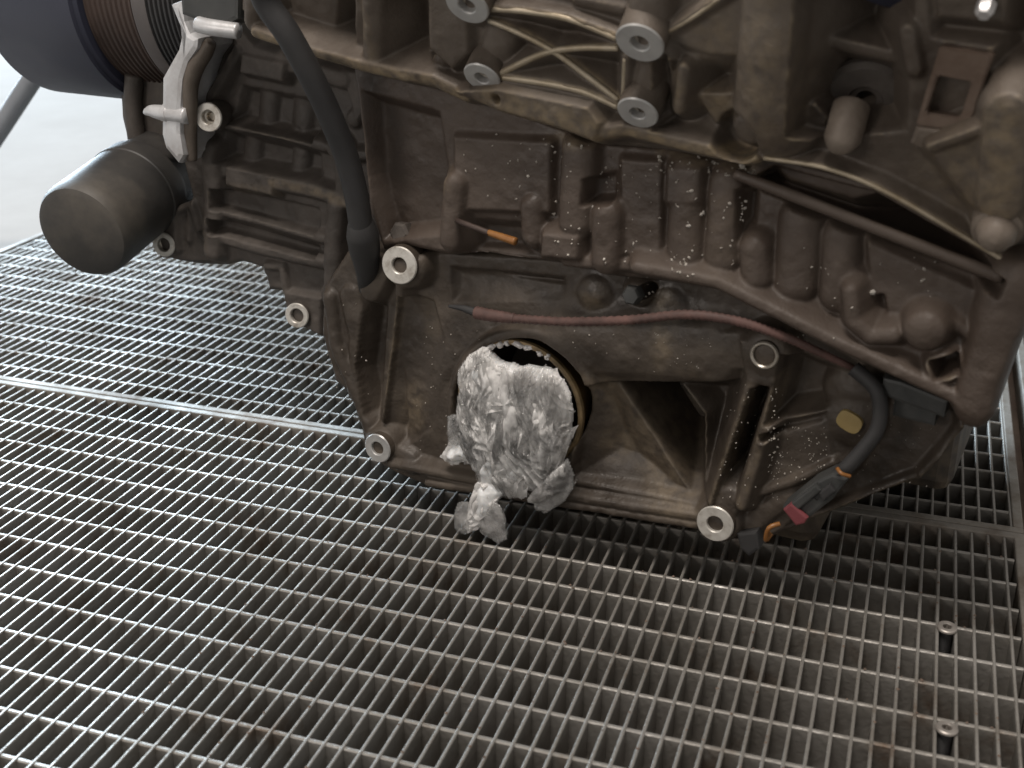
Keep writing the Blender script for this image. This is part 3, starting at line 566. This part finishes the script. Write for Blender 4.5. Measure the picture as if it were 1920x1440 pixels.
# aluminium bracket of the pulley end, with its stud
prism('end_bracket', [(318, 8), (340, 60), (333, 92), (303, 146), (302, 252), (309, 278), (334, 308), (344, 292), (338, 252), (338, 205), (342, 150), (352, 118), (370, 92), (372, 72), (356, 62), (346, 40), (340, 0)], 0.004, 0.045, M_ALU, bevel=0.004)
tube('bracket_rim', [LP(396, 78, -0.004), LP(384, 98, -0.004), LP(366, 126, -0.003), LP(357, 160, -0.003), LP(356, 200, -0.004), LP(357, 250, -0.005), LP(360, 300, -0.006)], [0.004, 0.006, 0.0066, 0.006, 0.0055, 0.005, 0.004], M_BLK, ENG, seg=18)
tube('stud', [LP(272, 211, 0.0), LP(284, 208, 0.0), LP(308, 212, 0.0), LP(352, 217, 0.0)], [0.002, 0.0045, 0.0060, 0.0062], M_ALU, ENG)
tube('stud_nut', [LP(310, 212, 0.0), LP(318, 213, 0.0)], 0.0072, M_ALU, ENG, seg=6)
# black bracket and pipe end at the very top left
prism('black_cover', [(332, -80), (448, -80), (446, 36), (420, 50), (372, 40), (340, 28)], 0.022, 0.05, M_PLUG, bevel=0.003)
tube('pipe_end', [LP(372, 46, 0.024), LP(400, 52, 0.024), LP(448, 58, 0.02)], 0.0055, M_ALU, ENG)
# filter housing behind, then the oil filter
prism('filter_housing', [(222, 150), (262, 140), (340, 130), (340, 300), (300, 300), (236, 262), (226, 220)], -0.055, 0.05, M_COV, bevel=0.006)
tube('filter_pipe', [LP(252, 140, -0.05), LP(250, 200, -0.05), LP(258, 270, -0.05)], 0.0075, M_COV, ENG)
cen = C + ray(150, 438) * 0.90; bse = C + ray(292, 328) * 0.985
ax_w = cen - bse; ax_w /= np.linalg.norm(ax_w); rf = 0.0385
fl = lathe('oil_filter', [(1e-5, 0.0), (rf * 0.80, 0.0), (rf * 0.93, -0.002), (rf * 0.985, -0.006), (rf, -0.012), (rf, -0.070), (rf * 1.02, -0.071), (rf * 1.02, -0.074), (rf, -0.075), (rf, -0.088), (rf * 0.96, -0.092), (rf * 0.9, -0.096), (rf * 0.9, -0.13)],
           w2l(cen), d2l(ax_w), M_FILT, ENG, seg=64, sharp=30)
# crank pulley stack and dark drum, one axis
AX = np.array([-1.0, 0.0, 0.0]); PC = LP(432, -22, -0.10)
def px_of(p):
    wv = P0 + EU * p[0] - EN * p[1] + EV * p[2]; c = R @ (wv - C); return 960 + F * c[0] / c[2], 720 + F * c[1] / c[2]
def ring_left(s, r): return min(px_of(PC + AX * s + np.array([0, math.cos(t), math.sin(t)]) * r)[0] for t in np.linspace(math.pi * 0.5, 1.5 * math.pi, 40))
def s_for(x, r):
    lo, hi = -0.1, 0.5
    for _ in range(40):
        m_ = (lo + hi) / 2
        if ring_left(m_, r) > x: lo = m_
        else: hi = m_
    return lo
def bottom(r): return max(px_of(PC + AX * 0.06 + np.array([0, math.cos(t), math.sin(t)]) * r)[1] for t in np.linspace(0, 2 * math.pi, 60))
rp = 0.05
while bottom(rp) < 168: rp += 0.001
s0, s1, s2, s3 = s_for(322, rp), s_for(268, rp), s_for(240, rp), s_for(150, rp)
def ribbed(sa, sb, r, n, d):
    out = [(r * 0.5, sa)]
    for k in range(n):
        a = sa + (sb - sa) * k / n; b = (sb - sa) / n
        out += [(r, a + b * 0.1), (r, a + b * 0.4), (r - d, a + b * 0.55), (r - d, a + b * 0.8), (r, a + b)]
    return out + [(r * 0.5, sb)]
lathe('ribbed_pulley', ribbed(s0, s1, rp, 6, 0.003), PC, AX, M_RUBB, ENG, seg=96)
lathe('damper_ring', [(rp * 0.5, s1), (rp * 1.0, s1 + 0.0003), (rp * 1.01, s1 + 0.002), (rp * 1.01, s2 - 0.002), (rp, s2 - 0.0003), (rp * 0.5, s2)], PC, AX, M_GREYB, ENG, seg=96)
lathe('belt_pulley', ribbed(s2, s3, rp * 1.0, 9, 0.0014), PC, AX, M_PULL, ENG, seg=96)
sA = s_for(128, rp * 1.10); sB = s_for(-60, rp * 1.12)
lathe('dark_drum', [(rp * 0.3, s3), (rp * 1.06, s3 + 0.001), (rp * 1.10, s3 + 0.004), (rp * 1.10, sA), (rp * 1.13, sA + 0.001), (rp * 1.13, sB - 0.004), (rp * 1.10, sB), (rp * 0.3, sB)], PC, AX, M_NAVY, ENG, seg=96)
# stand leg at the far left, reaching down on to the pale floor
leg0 = C + ray(72, 130) * 1.32; dirn = None
e = empty('engine_stand', (0, 0, 0)); tag(e, 'grey tubular leg of a stand slanting down behind the dark drum', 'stand')
gq = C + ray(-190, 640) * 1.0; q2 = C + ray(-210, 566) * 1.62
tube('leg', [leg0 + (leg0 - q2) * 0.10, leg0, (leg0 + q2) / 2, q2], 0.0112, M_TUBE, e, seg=24)
tube('leg_collar', [leg0 + (q2 - leg0) * 0.03, leg0 + (q2 - leg0) * 0.034], 0.0118, M_TUBE, e, seg=24)
# black hose with its boot
hz = [(484, -60), (497, 0), (540, 64), (585, 146), (620, 220), (650, 296), (669, 372), (678, 436)]
hw = [0.075, 0.068, 0.062, 0.052, 0.042, 0.032, 0.026, 0.022]
tube('hose', [LP(x, y, w) for (x, y), w in zip(hz, hw)], 0.0082, M_RUBB, ENG, seg=20)
tube('hose_boot', [LP(676, 415, 0.022), LP(680, 440, 0.02), LP(684, 470, 0.014), LP(688, 505, 0.006), (LP(684, 545, -0.004))], [0.0086, 0.0112, 0.0108, 0.0085, 0.004], M_RUBB, ENG, seg=20)
# rod with amber tip
tube('dip_rod', [LP(846, 408, 0.012), LP(868, 418, 0.022), LP(918, 437, 0.024)], [0.0014, 0.0019, 0.0021], M_PULL, ENG)
tube('amber_tip', [LP(916, 436, 0.024), LP(940, 444, 0.025), LP(967, 453, 0.026)], [0.0020, 0.0024, 0.0027], M_ORG, ENG)
# red sleeve cable
tube('cable_end', [LP(842, 574, 0.010), LP(868, 578, 0.011), LP(896, 587, 0.012)], [0.001, 0.0022, 0.0034], M_RUBB, ENG)
tube('cable_boot', [LP(892, 586, 0.012), LP(925, 592, 0.013), (LP(966, 597, 0.013))], [0.0044, 0.0042, 0.0034], M_RED, ENG, ring=0.06)
tube('red_cable', [LP(964, 597, 0.013), LP(1060, 603, 0.016), LP(1180, 600, 0.024), LP(1290, 590, 0.026), LP(1390, 604, 0.022), LP(1470, 631, 0.018), LP(1540, 662, 0.010), LP(1600, 690, 0.0)], [0.0029] * 5 + [0.0028, 0.0025, 0.002], M_RED, ENG, sub=18, ring=0.10)
# wiring at the lower right: dark sheath, clip box, plug, tag, wires
tube('wire_sheath', [LP(1600, 690, 0.004), LP(1645, 735, 0.006), LP(1646, 800, 0.008), LP(1612, 850, 0.010), LP(1568, 895, 0.012), LP(1530, 930, 0.014)], 0.0046, M_RUBB, ENG, seg=16)
prism('clip_box', [(1655, 708), (1690, 716), (1778, 752), (1770, 784), (1680, 752), (1652, 740)], 0.004, 0.02, M_PLUG, bevel=0.002)
prism('clip_box', [(1680, 720), (1760, 760), (1752, 800), (1672, 780)], -0.006, 0.02, M_PLUG, bevel=0.002)
pg = prism('wire_plug', [(1466, 952), (1526, 904), (1560, 888), (1592, 898), (1560, 938), (1500, 984)], 0.018, 0.014, M_PLUG, bevel=0.002)
prism('latch', [(1480, 946), (1530, 908), (1540, 920), (1492, 960)], 0.021, 0.004, M_PLUG, pg); prism('latch', [(1534, 924), (1556, 908), (1566, 922), (1542, 942)], 0.0205, 0.004, M_RUBB, pg)
prism('red_tag', [(1468, 956), (1482, 944), (1514, 972), (1508, 982), (1492, 986)], 0.022, 0.003, M_REDT)
tube('orange_wire', [LP(1570, 878, 0.018), LP(1578, 888, 0.021), LP(1594, 893, 0.018)], 0.0012, M_ORG, ENG, seg=8)
tube('brown_wire', [LP(1462, 982, 0.014), LP(1442, 990, 0.018), LP(1436, 1012, 0.016), LP(1446, 1000, 0.014)], 0.0016, M_ORG, ENG, seg=8)
prism('rubber_flap', [(1380, 1000), (1420, 996), (1424, 1030), (1404, 1044), (1388, 1030)], 0.004, 0.012, M_RUBB, bevel=0.002)
# yellow oval
yc = E(1592, 792, 0.0); yp = []
for t in np.linspace(0, 2 * math.pi, 24, endpoint=False):
    a, b = 25 * math.copysign(abs(math.cos(t)) ** 0.7, math.cos(t)), 17 * math.copysign(abs(math.sin(t)) ** 0.7, math.sin(t)); th = math.radians(32)
    yp.append((1592 + a * math.cos(th) - b * math.sin(th), 792 + a * math.sin(th) + b * math.cos(th)))
prism('yellow_paint_dot', yp, 0.0, 0.006, M_YEL, bevel=0.0004)
# port lining ring and torn sealant round its top
o = LP(977, 758, 0.006, PO); ri = 0.0455
lathe('port_lining', [(ri * 1.04, 0.0), (ri * 1.02, 0.003), (ri, 0.0), (ri * 0.96, -0.03), (ri * 0.94, -0.062)], o, (0, -1, 0), M_GOLD, ENG, seg=64)
lathe('port_lip', [(ri * 1.07, 0.0005), (ri * 1.065, 0.0035), (ri * 1.03, 0.0045), (ri * 0.99, 0.0035), (ri * 0.975, 0.0)], o, (0, -1, 0), M_LIP, ENG, seg=72)
lathe('port_floor', [(1e-5, -0.060), (ri * 0.95, -0.060)], o, (0, -1, 0), M_PIT, ENG, seg=48)
for a0, a1 in ((131, 122), (121, 112), (111, 104), (103, 99), (97, 84), (85, 76), (72, 66), (64, 60)):
    pts = []
    for t in np.linspace(a0, a1, 5):
        rr = ri * (1.01 + RNG.uniform(-.012, .012)); pts.append(o + np.array([math.cos(math.radians(t)) * rr, -0.004 + RNG.uniform(-.001, .001), math.sin(math.radians(t)) * rr]))
    tube('sealant_bead', pts, [0.0006, 0.0014 + RNG.uniform(0, .0008), 0.0016 + RNG.uniform(0, .0012), 0.0013 + RNG.uniform(0, .0008), 0.0005], M_SEAL, ENG, seg=8, sub=4)
# bits on the block side
def frame_prism(name, outer, inner, w, depth, m, pl):
    bm = bmesh.new(); n = len(outer); vs = [[bm.verts.new(LP(x, y, w, pl) + np.array([0, d, 0])) for x, y in L_] for d in (0, depth) for L_ in (outer, inner)]
    for i in range(n):
        k = (i + 1) % n
        bm.faces.new((vs[0][i], vs[0][k], vs[1][k], vs[1][i])); bm.faces.new((vs[2][i], vs[3][i], vs[3][k], vs[2][k]))
        bm.faces.new((vs[0][i], vs[2][i], vs[2][k], vs[0][k])); bm.faces.new((vs[1][i], vs[1][k], vs[3][k], vs[3][i]))
    bmesh.ops.recalc_face_normals(bm, faces=bm.faces[:]); bmesh.ops.bevel(bm, geom=bm.edges[:], offset=0.0008, segments=2, affect='EDGES')
    me = bpy.data.meshes.new(name); bm.to_mesh(me); bm.free(); return link(name, me, m, ENG)
zz = lambda L_: [(1240 + x / 2.769, y / 2.769) for x, y in L_]
frame_prism('side_bracket', zz([(1444, 240), (1722, 282), (1592, 690), (1320, 650)]), zz([(1434, 392), (1612, 425), (1552, 610), (1372, 585)]), 0.010, 0.022, M_SUPP, PB)
prism('bracket_lip', zz([(1322, 656), (1590, 696), (1400, 792), (1290, 744)]), 0.012, 0.03, M_STUB, pl=PB, bevel=0.002)
lathe('plug_cap', [(0.005, -0.004), (0.0055, 0), (0.0085, 0.0006), (0.0095, 0.002), (0.020, 0.001), (0.0225, -0.002), (0.0225, -0.006)], LP(1624, 186, -0.022, PB), (0.05, -0.88, -0.47), M_COV, ENG, seg=48)
tube('stub', [LP(1596, 200, -0.01, PB), LP(1588, 232, 0.0, PB), LP(1579, 262, 0.006, PB), LP(1577, 272, 0.006, PB)], [0.0100, 0.0100, 0.0098, 0.006], M_STUB, ENG, seg=20)
lathe('round_cap', [(1e-5, 0.008), (0.004, 0.0072), (0.0075, 0.005), (0.0095, 0.001), (0.0100, -0.003), (0.0125, -0.004), (0.0130, -0.03)], LP(1868, 440, 0.026, PB), (0.1, -0.9, -0.35), M_STUB, ENG, seg=32, sharp=50)
lathe('dark_cap', [(1e-5, 0.002), (0.036, 0.0), (0.040, -0.004), (0.040, -0.03)], LP(1700, -58, -0.004, PB), (0, -0.6, -0.8), M_NAVY, ENG, seg=48)
lathe('small_bolt', [(1e-5, 0.004), (0.003, 0.004), (0.0042, 0.002), (0.0045, -0.004)], LP(1847, 18, 0.006, PB), NT, M_ALU, ENG, seg=6)
lathe('small_bolt', [(1e-5, 0.004), (0.005, 0.004), (0.0065, 0.002), (0.007, -0.004)], LP(1186, 553, 0.016, PO), (0, -1, 0.1), M_PLUG, ENG, seg=6)
lathe('small_bolt', [(1e-5, 0.004), (0.006, 0.004), (0.008, 0.002), (0.0085, -0.01)], LP(752, 437, 0.006, PO), (0, -1, 0.2), M_COV, ENG, seg=6)
# pale chips and dried splashes, stuck to the casting: far too many to pick apart
V = []; Fc = []
def chip(px, py, rel, r):
    k = E(px, py, 0.012); h = rel.height(k[0], k[1]); k = E(px, py, h); h = rel.height(k[0], k[1]); c = loc(E(px, py, h)) + np.array([0, -0.0003, 0])
    n0 = len(V); n = 6; t0 = RNG.uniform(0, 6); el = RNG.uniform(0.22, 0.9); th = RNG.uniform(0, 3)
    for j in range(n):
        t = t0 + 2 * math.pi * j / n; q = r * RNG.uniform(0.6, 1.1); a, b = q * math.cos(t), q * el * math.sin(t)
        V.append(c + np.array([a * math.cos(th) - b * math.sin(th), 0.0006, a * math.sin(th) + b * math.cos(th)]))
    V.append(c + np.array([0, -0.0006 - r * 0.25, 0])); 
    for j in range(n): Fc.append((n0 + j, n0 + (j + 1) % n, n0 + n))
def cluster(n, x0, x1, y0, y1, rel, rs=(0.0006, 0.0015)):
    for _ in range(int(n * 1.5)): chip(RNG.uniform(x0, x1), RNG.uniform(y0, y1), rel, RNG.uniform(*rs) * (1.0 if RNG.rand() < 0.8 else 1.5))
cluster(16, 860, 1040, 250, 420, B); cluster(34, 1040, 1160, 270, 500, B); cluster(46, 1160, 1400, 300, 510, B); cluster(30, 1230, 1420, 285, 330, B)
cluster(9, 1630, 1760, 460, 560, B); cluster(10, 1440, 1600, 460, 640, B); cluster(14, 1245, 1300, 470, 530, B)
cluster(14, 1150, 1230, 500, 560, O); cluster(60, 1440, 1550, 790, 900, O, (0.0003, 0.0008)); cluster(30, 1345, 1420, 720, 950, O, (0.0003, 0.0007)); cluster(30, 1440, 1470, 720, 940, O, (0.0003, 0.0007))
cluster(24, 780, 900, 600, 860, O, (0.0003, 0.0007)); cluster(20, 1060, 1340, 620, 700, O, (0.0003, 0.0007)); cluster(26, 1600, 1760, 700, 920, O, (0.0003, 0.0007)); cluster(12, 600, 700, 560, 740, O, (0.0003, 0.0008))
for k in range(14): chip(1380 + 12 * math.sin(k * .22 + .2), 360 + 5.2 * k, B, 0.0006)
fk = link('pale_chips', mesh('pale_chips', V, Fc, False), M_FLECK, ENG); fk['kind'] = 'stuff'
for L_, r_ in (([(912, 16), (979, 20), (1066, 35), (1158, 72)], .0019), ([(917, 38), (980, 65), (1037, 96), (1100, 142), (1160, 188)], .0017), ([(930, 142), (1014, 102), (1080, 90), (1160, 90)], .0019), ([(940, 144), (1031, 157), (1095, 172), (1160, 200)], .0021), ([(1172, 108), (1168, 192)], .0014), ([(1240, 66), (1300, 32), (1350, -4)], .0014)):
    tube('brace_rib', [LP(x, y, 0.0088, PB) for x, y in L_], r_, M_RIB, ENG, seg=10)
tube('arc_rim', [LP(x, y, 0.0125, PB) for x, y in [(1432, 296), (1540, 313), (1641, 350), (1760, 415), (1897, 497)]], 0.0014, M_RIB, ENG, seg=10)
# ------------------------------------------------------------------ screws standing in the grating
def screw(x, y, lab, tilt):
    e = empty('screw', (x, y, 0.0)); tag(e, lab, 'screw', 'screws in the grating'); e.rotation_euler = tilt
    lathe('head', [(0.0020, -0.0008), (0.0026, 0.0022), (0.0030, 0.0026), (0.0054, 0.0026), (0.0062, 0.0020), (0.0064, 0.0010), (0.0060, 0.0004), (0.003, 0.0004)], (0, 0, 0), (0, 0, 1), M_SCREW, e, seg=36)
    lathe('socket', [(1e-5, -0.0006), (0.0024, -0.0006), (0.0025, 0.0023)], (0, 0, 0), (0, 0, 1), M_PIT, e, seg=6)
    pr = [(0.0044, 0.0008)]
    for k in range(14): pr += [(0.0045, -0.002 - k * 0.0014), (0.0037, -0.0027 - k * 0.0014)]
    lathe('shaft', pr + [(1e-5, -0.0225)], (0, 0, 0), (0, 0, 1), M_RUBB, e, seg=20)
screw(-0.0055, -0.0055, 'brown screw in the grating nearer the engine, thread glinting below its head', (0.05, 0, 0))
screw(-0.0053, -0.1070, 'brown screw in the grating at the lower right, farther from the engine', (-0.04, 0.03, 0))
# ------------------------------------------------------------------ crumpled plastic wrap
def crumple(pts, w_edge, bulge, name, m, parent, cell, amp, step=0.0009, thick=0.012, lean=0.0):
    """a wad of film: outline with a domed, many-faceted front"""
    q = np.array([E(x, y, w_edge)[:2] for x, y in pts]); a = q.min(0) - step * 2; b = q.max(0) + step * 2
    nu, nv = int((b[0] - a[0]) / step) + 1, int((b[1] - a[1]) / step) + 1
    U, Vv = np.meshgrid(a[0] + step * np.arange(nu), a[1] + step * np.arange(nv), indexing='ij')
    d = Relief.segd(U, Vv, q, True); ins = Relief.inside(U, Vv, q); d = np.where(ins, d, 0)
    dm = np.minimum(d / 0.026, 1); H = bulge * np.sqrt(np.maximum(1 - (1 - dm) ** 2, 0))
    def env(ce):
        n = int((b[0] - a[0]) * (b[1] - a[1]) / (ce * ce) * 1.3) + 4
        p = a + RNG.rand(n, 2) * (b - a); g = RNG.randn(n, 2) * 0.5; h = RNG.rand(n) * 0.5; best = np.full(U.shape, -1e9)
        for k in range(n):
            th = RNG.uniform(-0.7, 0.7) + 1.57 * (RNG.rand() < 0.3); dx, dy = (U - p[k, 0]) / ce, (Vv - p[k, 1]) / ce
            e1 = dx * math.cos(th) + dy * math.sin(th); e2 = -dx * math.sin(th) + dy * math.cos(th)
            best = np.maximum(best, h[k] + g[k, 0] * dx + g[k, 1] * dy - (e1 * e1 * 1.6 + e2 * e2 * 0.35))
        return best
    for ce, am in ((cell, amp), (cell * 0.5, amp * 0.55), (cell * 0.24, amp * 0.26)):
        e_ = env(ce) - env(ce); H += am * np.clip(e_, -1.6, 1.6) * np.minimum(d / 0.005, 1)
    Wd = w_edge + H + lean * (Vv - q[:, 1].mean())
    idx = np.arange(nu * nv).reshape(nu, nv)
    fin = ins[:-1, :-1].astype(int) + ins[1:, :-1] + ins[:-1, 1:] + ins[1:, 1:]
    i, j = np.nonzero(fin >= 2)
    quads = np.stack([idx[i, j], idx[i + 1, j], idx[i + 1, j + 1], idx[i, j + 1]], 1)
    used = np.unique(quads); mp = -np.ones(nu * nv, int); mp[used] = np.arange(len(used))
    top = np.stack([U.ravel()[used], -Wd.ravel()[used], Vv.ravel()[used]], 1)
    dd = d.ravel()[used]
    bot = top.copy(); bot[:, 1] = -(w_edge - 0.0005 - thick * np.minimum(dd / 0.02, 1))
    ed = np.concatenate([quads[:, [k, (k + 1) % 4]] for k in range(4)]); key = np.sort(ed, 1); key = key[:, 0] * (nu * nv) + key[:, 1]
    _, first, cnt = np.unique(key, return_index=True, return_counts=True); be = mp[ed[first[cnt == 1]]]
    fq = mp[quads]; nb = len(top)
    fc = np.concatenate([fq, fq[:, ::-1] + nb, np.stack([be[:, 1], be[:, 0], be[:, 0] + nb, be[:, 1] + nb], 1)])
    return link(name, mesh(name, np.concatenate([top, bot]), fc.tolist()), m, parent)
WR = empty('plastic_wrap', tuple(P0), YAW); tag(WR, 'crumpled clear plastic wrap stuffed into the round port of the engine', 'plastic wrap')
z = lambda L: [(820 + x / 3.273, 600 + y / 3.273) for x, y in L]
body = z([(185, 275), (235, 200), (320, 155), (385, 215), (440, 240), (470, 232), (520, 262), (575, 248), (640, 262), (715, 268), (760, 320), (800, 350), (840, 430), (862, 560), (850, 690), (815, 800), (800, 860), (740, 930), (660, 1010), (560, 1045), (450, 1040), (380, 1090), (310, 1080), (240, 1040), (270, 960), (240, 880), (160, 870), (100, 880), (35, 825), (80, 755), (150, 600), (205, 430), (215, 370)])
bc = np.mean(body, 0); crumple([tuple(bc + (np.array(p_) - bc) * 0.93) for p_ in body], 0.004, 0.021, 'wad', M_WRAP, WR, 0.016, 0.0036, thick=0.03, step=0.0008)
tail = z([(240, 1000), (350, 1000), (410, 1060), (365, 1115), (345, 1180), (290, 1240), (250, 1285), (190, 1300), (180, 1220), (200, 1130)])
crumple(tail, 0.020, 0.006, 'tail', M_WRAP, WR, 0.012, 0.0010, thick=0.004)
flap = z([(340, 1110), (385, 1140), (415, 1250), (422, 1345), (372, 1374), (290, 1312), (248, 1262), (300, 1190)])
wisp = z([(130, 1120), (205, 1120), (215, 1290), (170, 1318), (105, 1285), (103, 1195)])
fold = z([(800, 850), (836, 950), (826, 1040), (777, 1115), (690, 1170), (600, 1168), (585, 1060), (640, 1000), (740, 900)])
side = z([(60, 590), (165, 575), (210, 640), (120, 770), (70, 760)])
def tri(x): return 2 * np.abs(x - np.floor(x + 0.5))
def folds(name, polys, n, flow, w0, lenr, widr, amp, m, fr=(0.9, 2.4), lift=0.0):
    """thin pleated scraps of film, laid over each other and cut to the wad's outline"""
    PU = [np.array([E(x, y, w0)[:2] for x, y in p]) for p in polys]; V = []; Fc = []
    allp = np.concatenate(PU); lo, hi = allp.min(0), allp.max(0); made = 0; ns, ntt = 24, 26
    cx, cy = E(977, 780, w0)[:2]
    while made < n:
        c = lo + RNG.rand(2) * (hi - lo)
        if not any(Relief.inside(np.array([c[0]]), np.array([c[1]]), q)[0] for q in PU): continue
        made += 1; th = math.radians(flow + RNG.normal(0, 24)); L_ = RNG.uniform(*lenr); Wd_ = RNG.uniform(*widr)
        S, T = np.meshgrid(np.linspace(-.5, .5, ns), np.linspace(-.5, .5, ntt), indexing='ij')
        f = RNG.uniform(*fr); ph = RNG.rand(); bend = RNG.uniform(-.35, .35)
        u = c[0] + S * L_ * math.cos(th) - (T + bend * S * S * 2) * Wd_ * math.sin(th) * (1 - .3 * S); v = c[1] + S * L_ * math.sin(th) + (T + bend * S * S * 2) * Wd_ * math.cos(th) * (1 - .3 * S)
        rr = np.hypot((u - cx) / 0.045, (v - cy) / 0.055)
        base = w0 + 0.021 * np.sqrt(np.clip(1 - rr * rr * 0.75, 0.0, 1)) + RNG.uniform(-0.001, 0.0035) + lift
        w = base + amp * RNG.uniform(.4, 1) * (tri(T * f + ph + .35 * np.sin(S * 5 + ph * 6) + .15 * np.sin(S * 11 + T * 6 + ph * 20)) - .5) * 2 + amp * .5 * (tri(S * RNG.uniform(1, 2.6) + T * 1.5 + ph * 3) - .5) - RNG.uniform(0, .006) * (2 * np.abs(T)) ** 3 - RNG.uniform(0, .008) * (2 * np.abs(S)) ** 4
        w += RNG.randn(ns, ntt) * amp * .02
        ok = np.zeros(u.shape, bool)
        for q in PU: ok |= Relief.inside(u, v, q.mean(0) + (q - q.mean(0)) * 1.035)
        n0 = len(V); V += [(a, -b_, d_) for a, b_, d_ in zip(u.ravel(), w.ravel(), v.ravel())]
        for i in range(ns - 1):
            for k in range(ntt - 1):
                if ok[i, k] and ok[i + 1, k] and ok[i, k + 1] and ok[i + 1, k + 1]: Fc.append((n0 + i * ntt + k, n0 + (i + 1) * ntt + k, n0 + (i + 1) * ntt + k + 1, n0 + i * ntt + k + 1))
    used = sorted({i for f in Fc for i in f}); mp = {o_: k for k, o_ in enumerate(used)}
    me = mesh(name, [V[i] for i in used], [tuple(mp[i] for i in f) for f in Fc]); me.set_sharp_from_angle(angle=math.radians(28))
    return link(name, me, m, WR)
folds('film_folds', [body], 70, -80, 0.006, (0.016, 0.046), (0.010, 0.026), 0.0022, M_FILM, (1.2, 3.6))['kind'] = 'stuff'
folds('film_streaks', [body], 34, -82, 0.006, (0.020, 0.050), (0.008, 0.022), 0.0022, M_CLEAR, (2.0, 5.0), 0.002)['kind'] = 'stuff'
folds('tail_folds', [tail], 22, -105, 0.021, (0.014, 0.03), (0.008, 0.014), 0.0016, M_FILM)['kind'] = 'stuff'
for nm, p_, n_, fl_, w_ in (('loose_flap', flap, 7, -65, 0.020), ('wisp', wisp, 5, -95, 0.018), ('hanging_fold', fold, 14, -100, 0.018), ('side_wisp', side, 5, -110, 0.008)):
    folds(nm, [p_], n_, fl_, w_, (0.02, 0.036), (0.008, 0.018), 0.0020, M_CLEAR)
    crumple(p_, w_ + 0.004, 0.003, nm, M_CLEAR, WR, 0.014, 0.002, thick=0.0008)
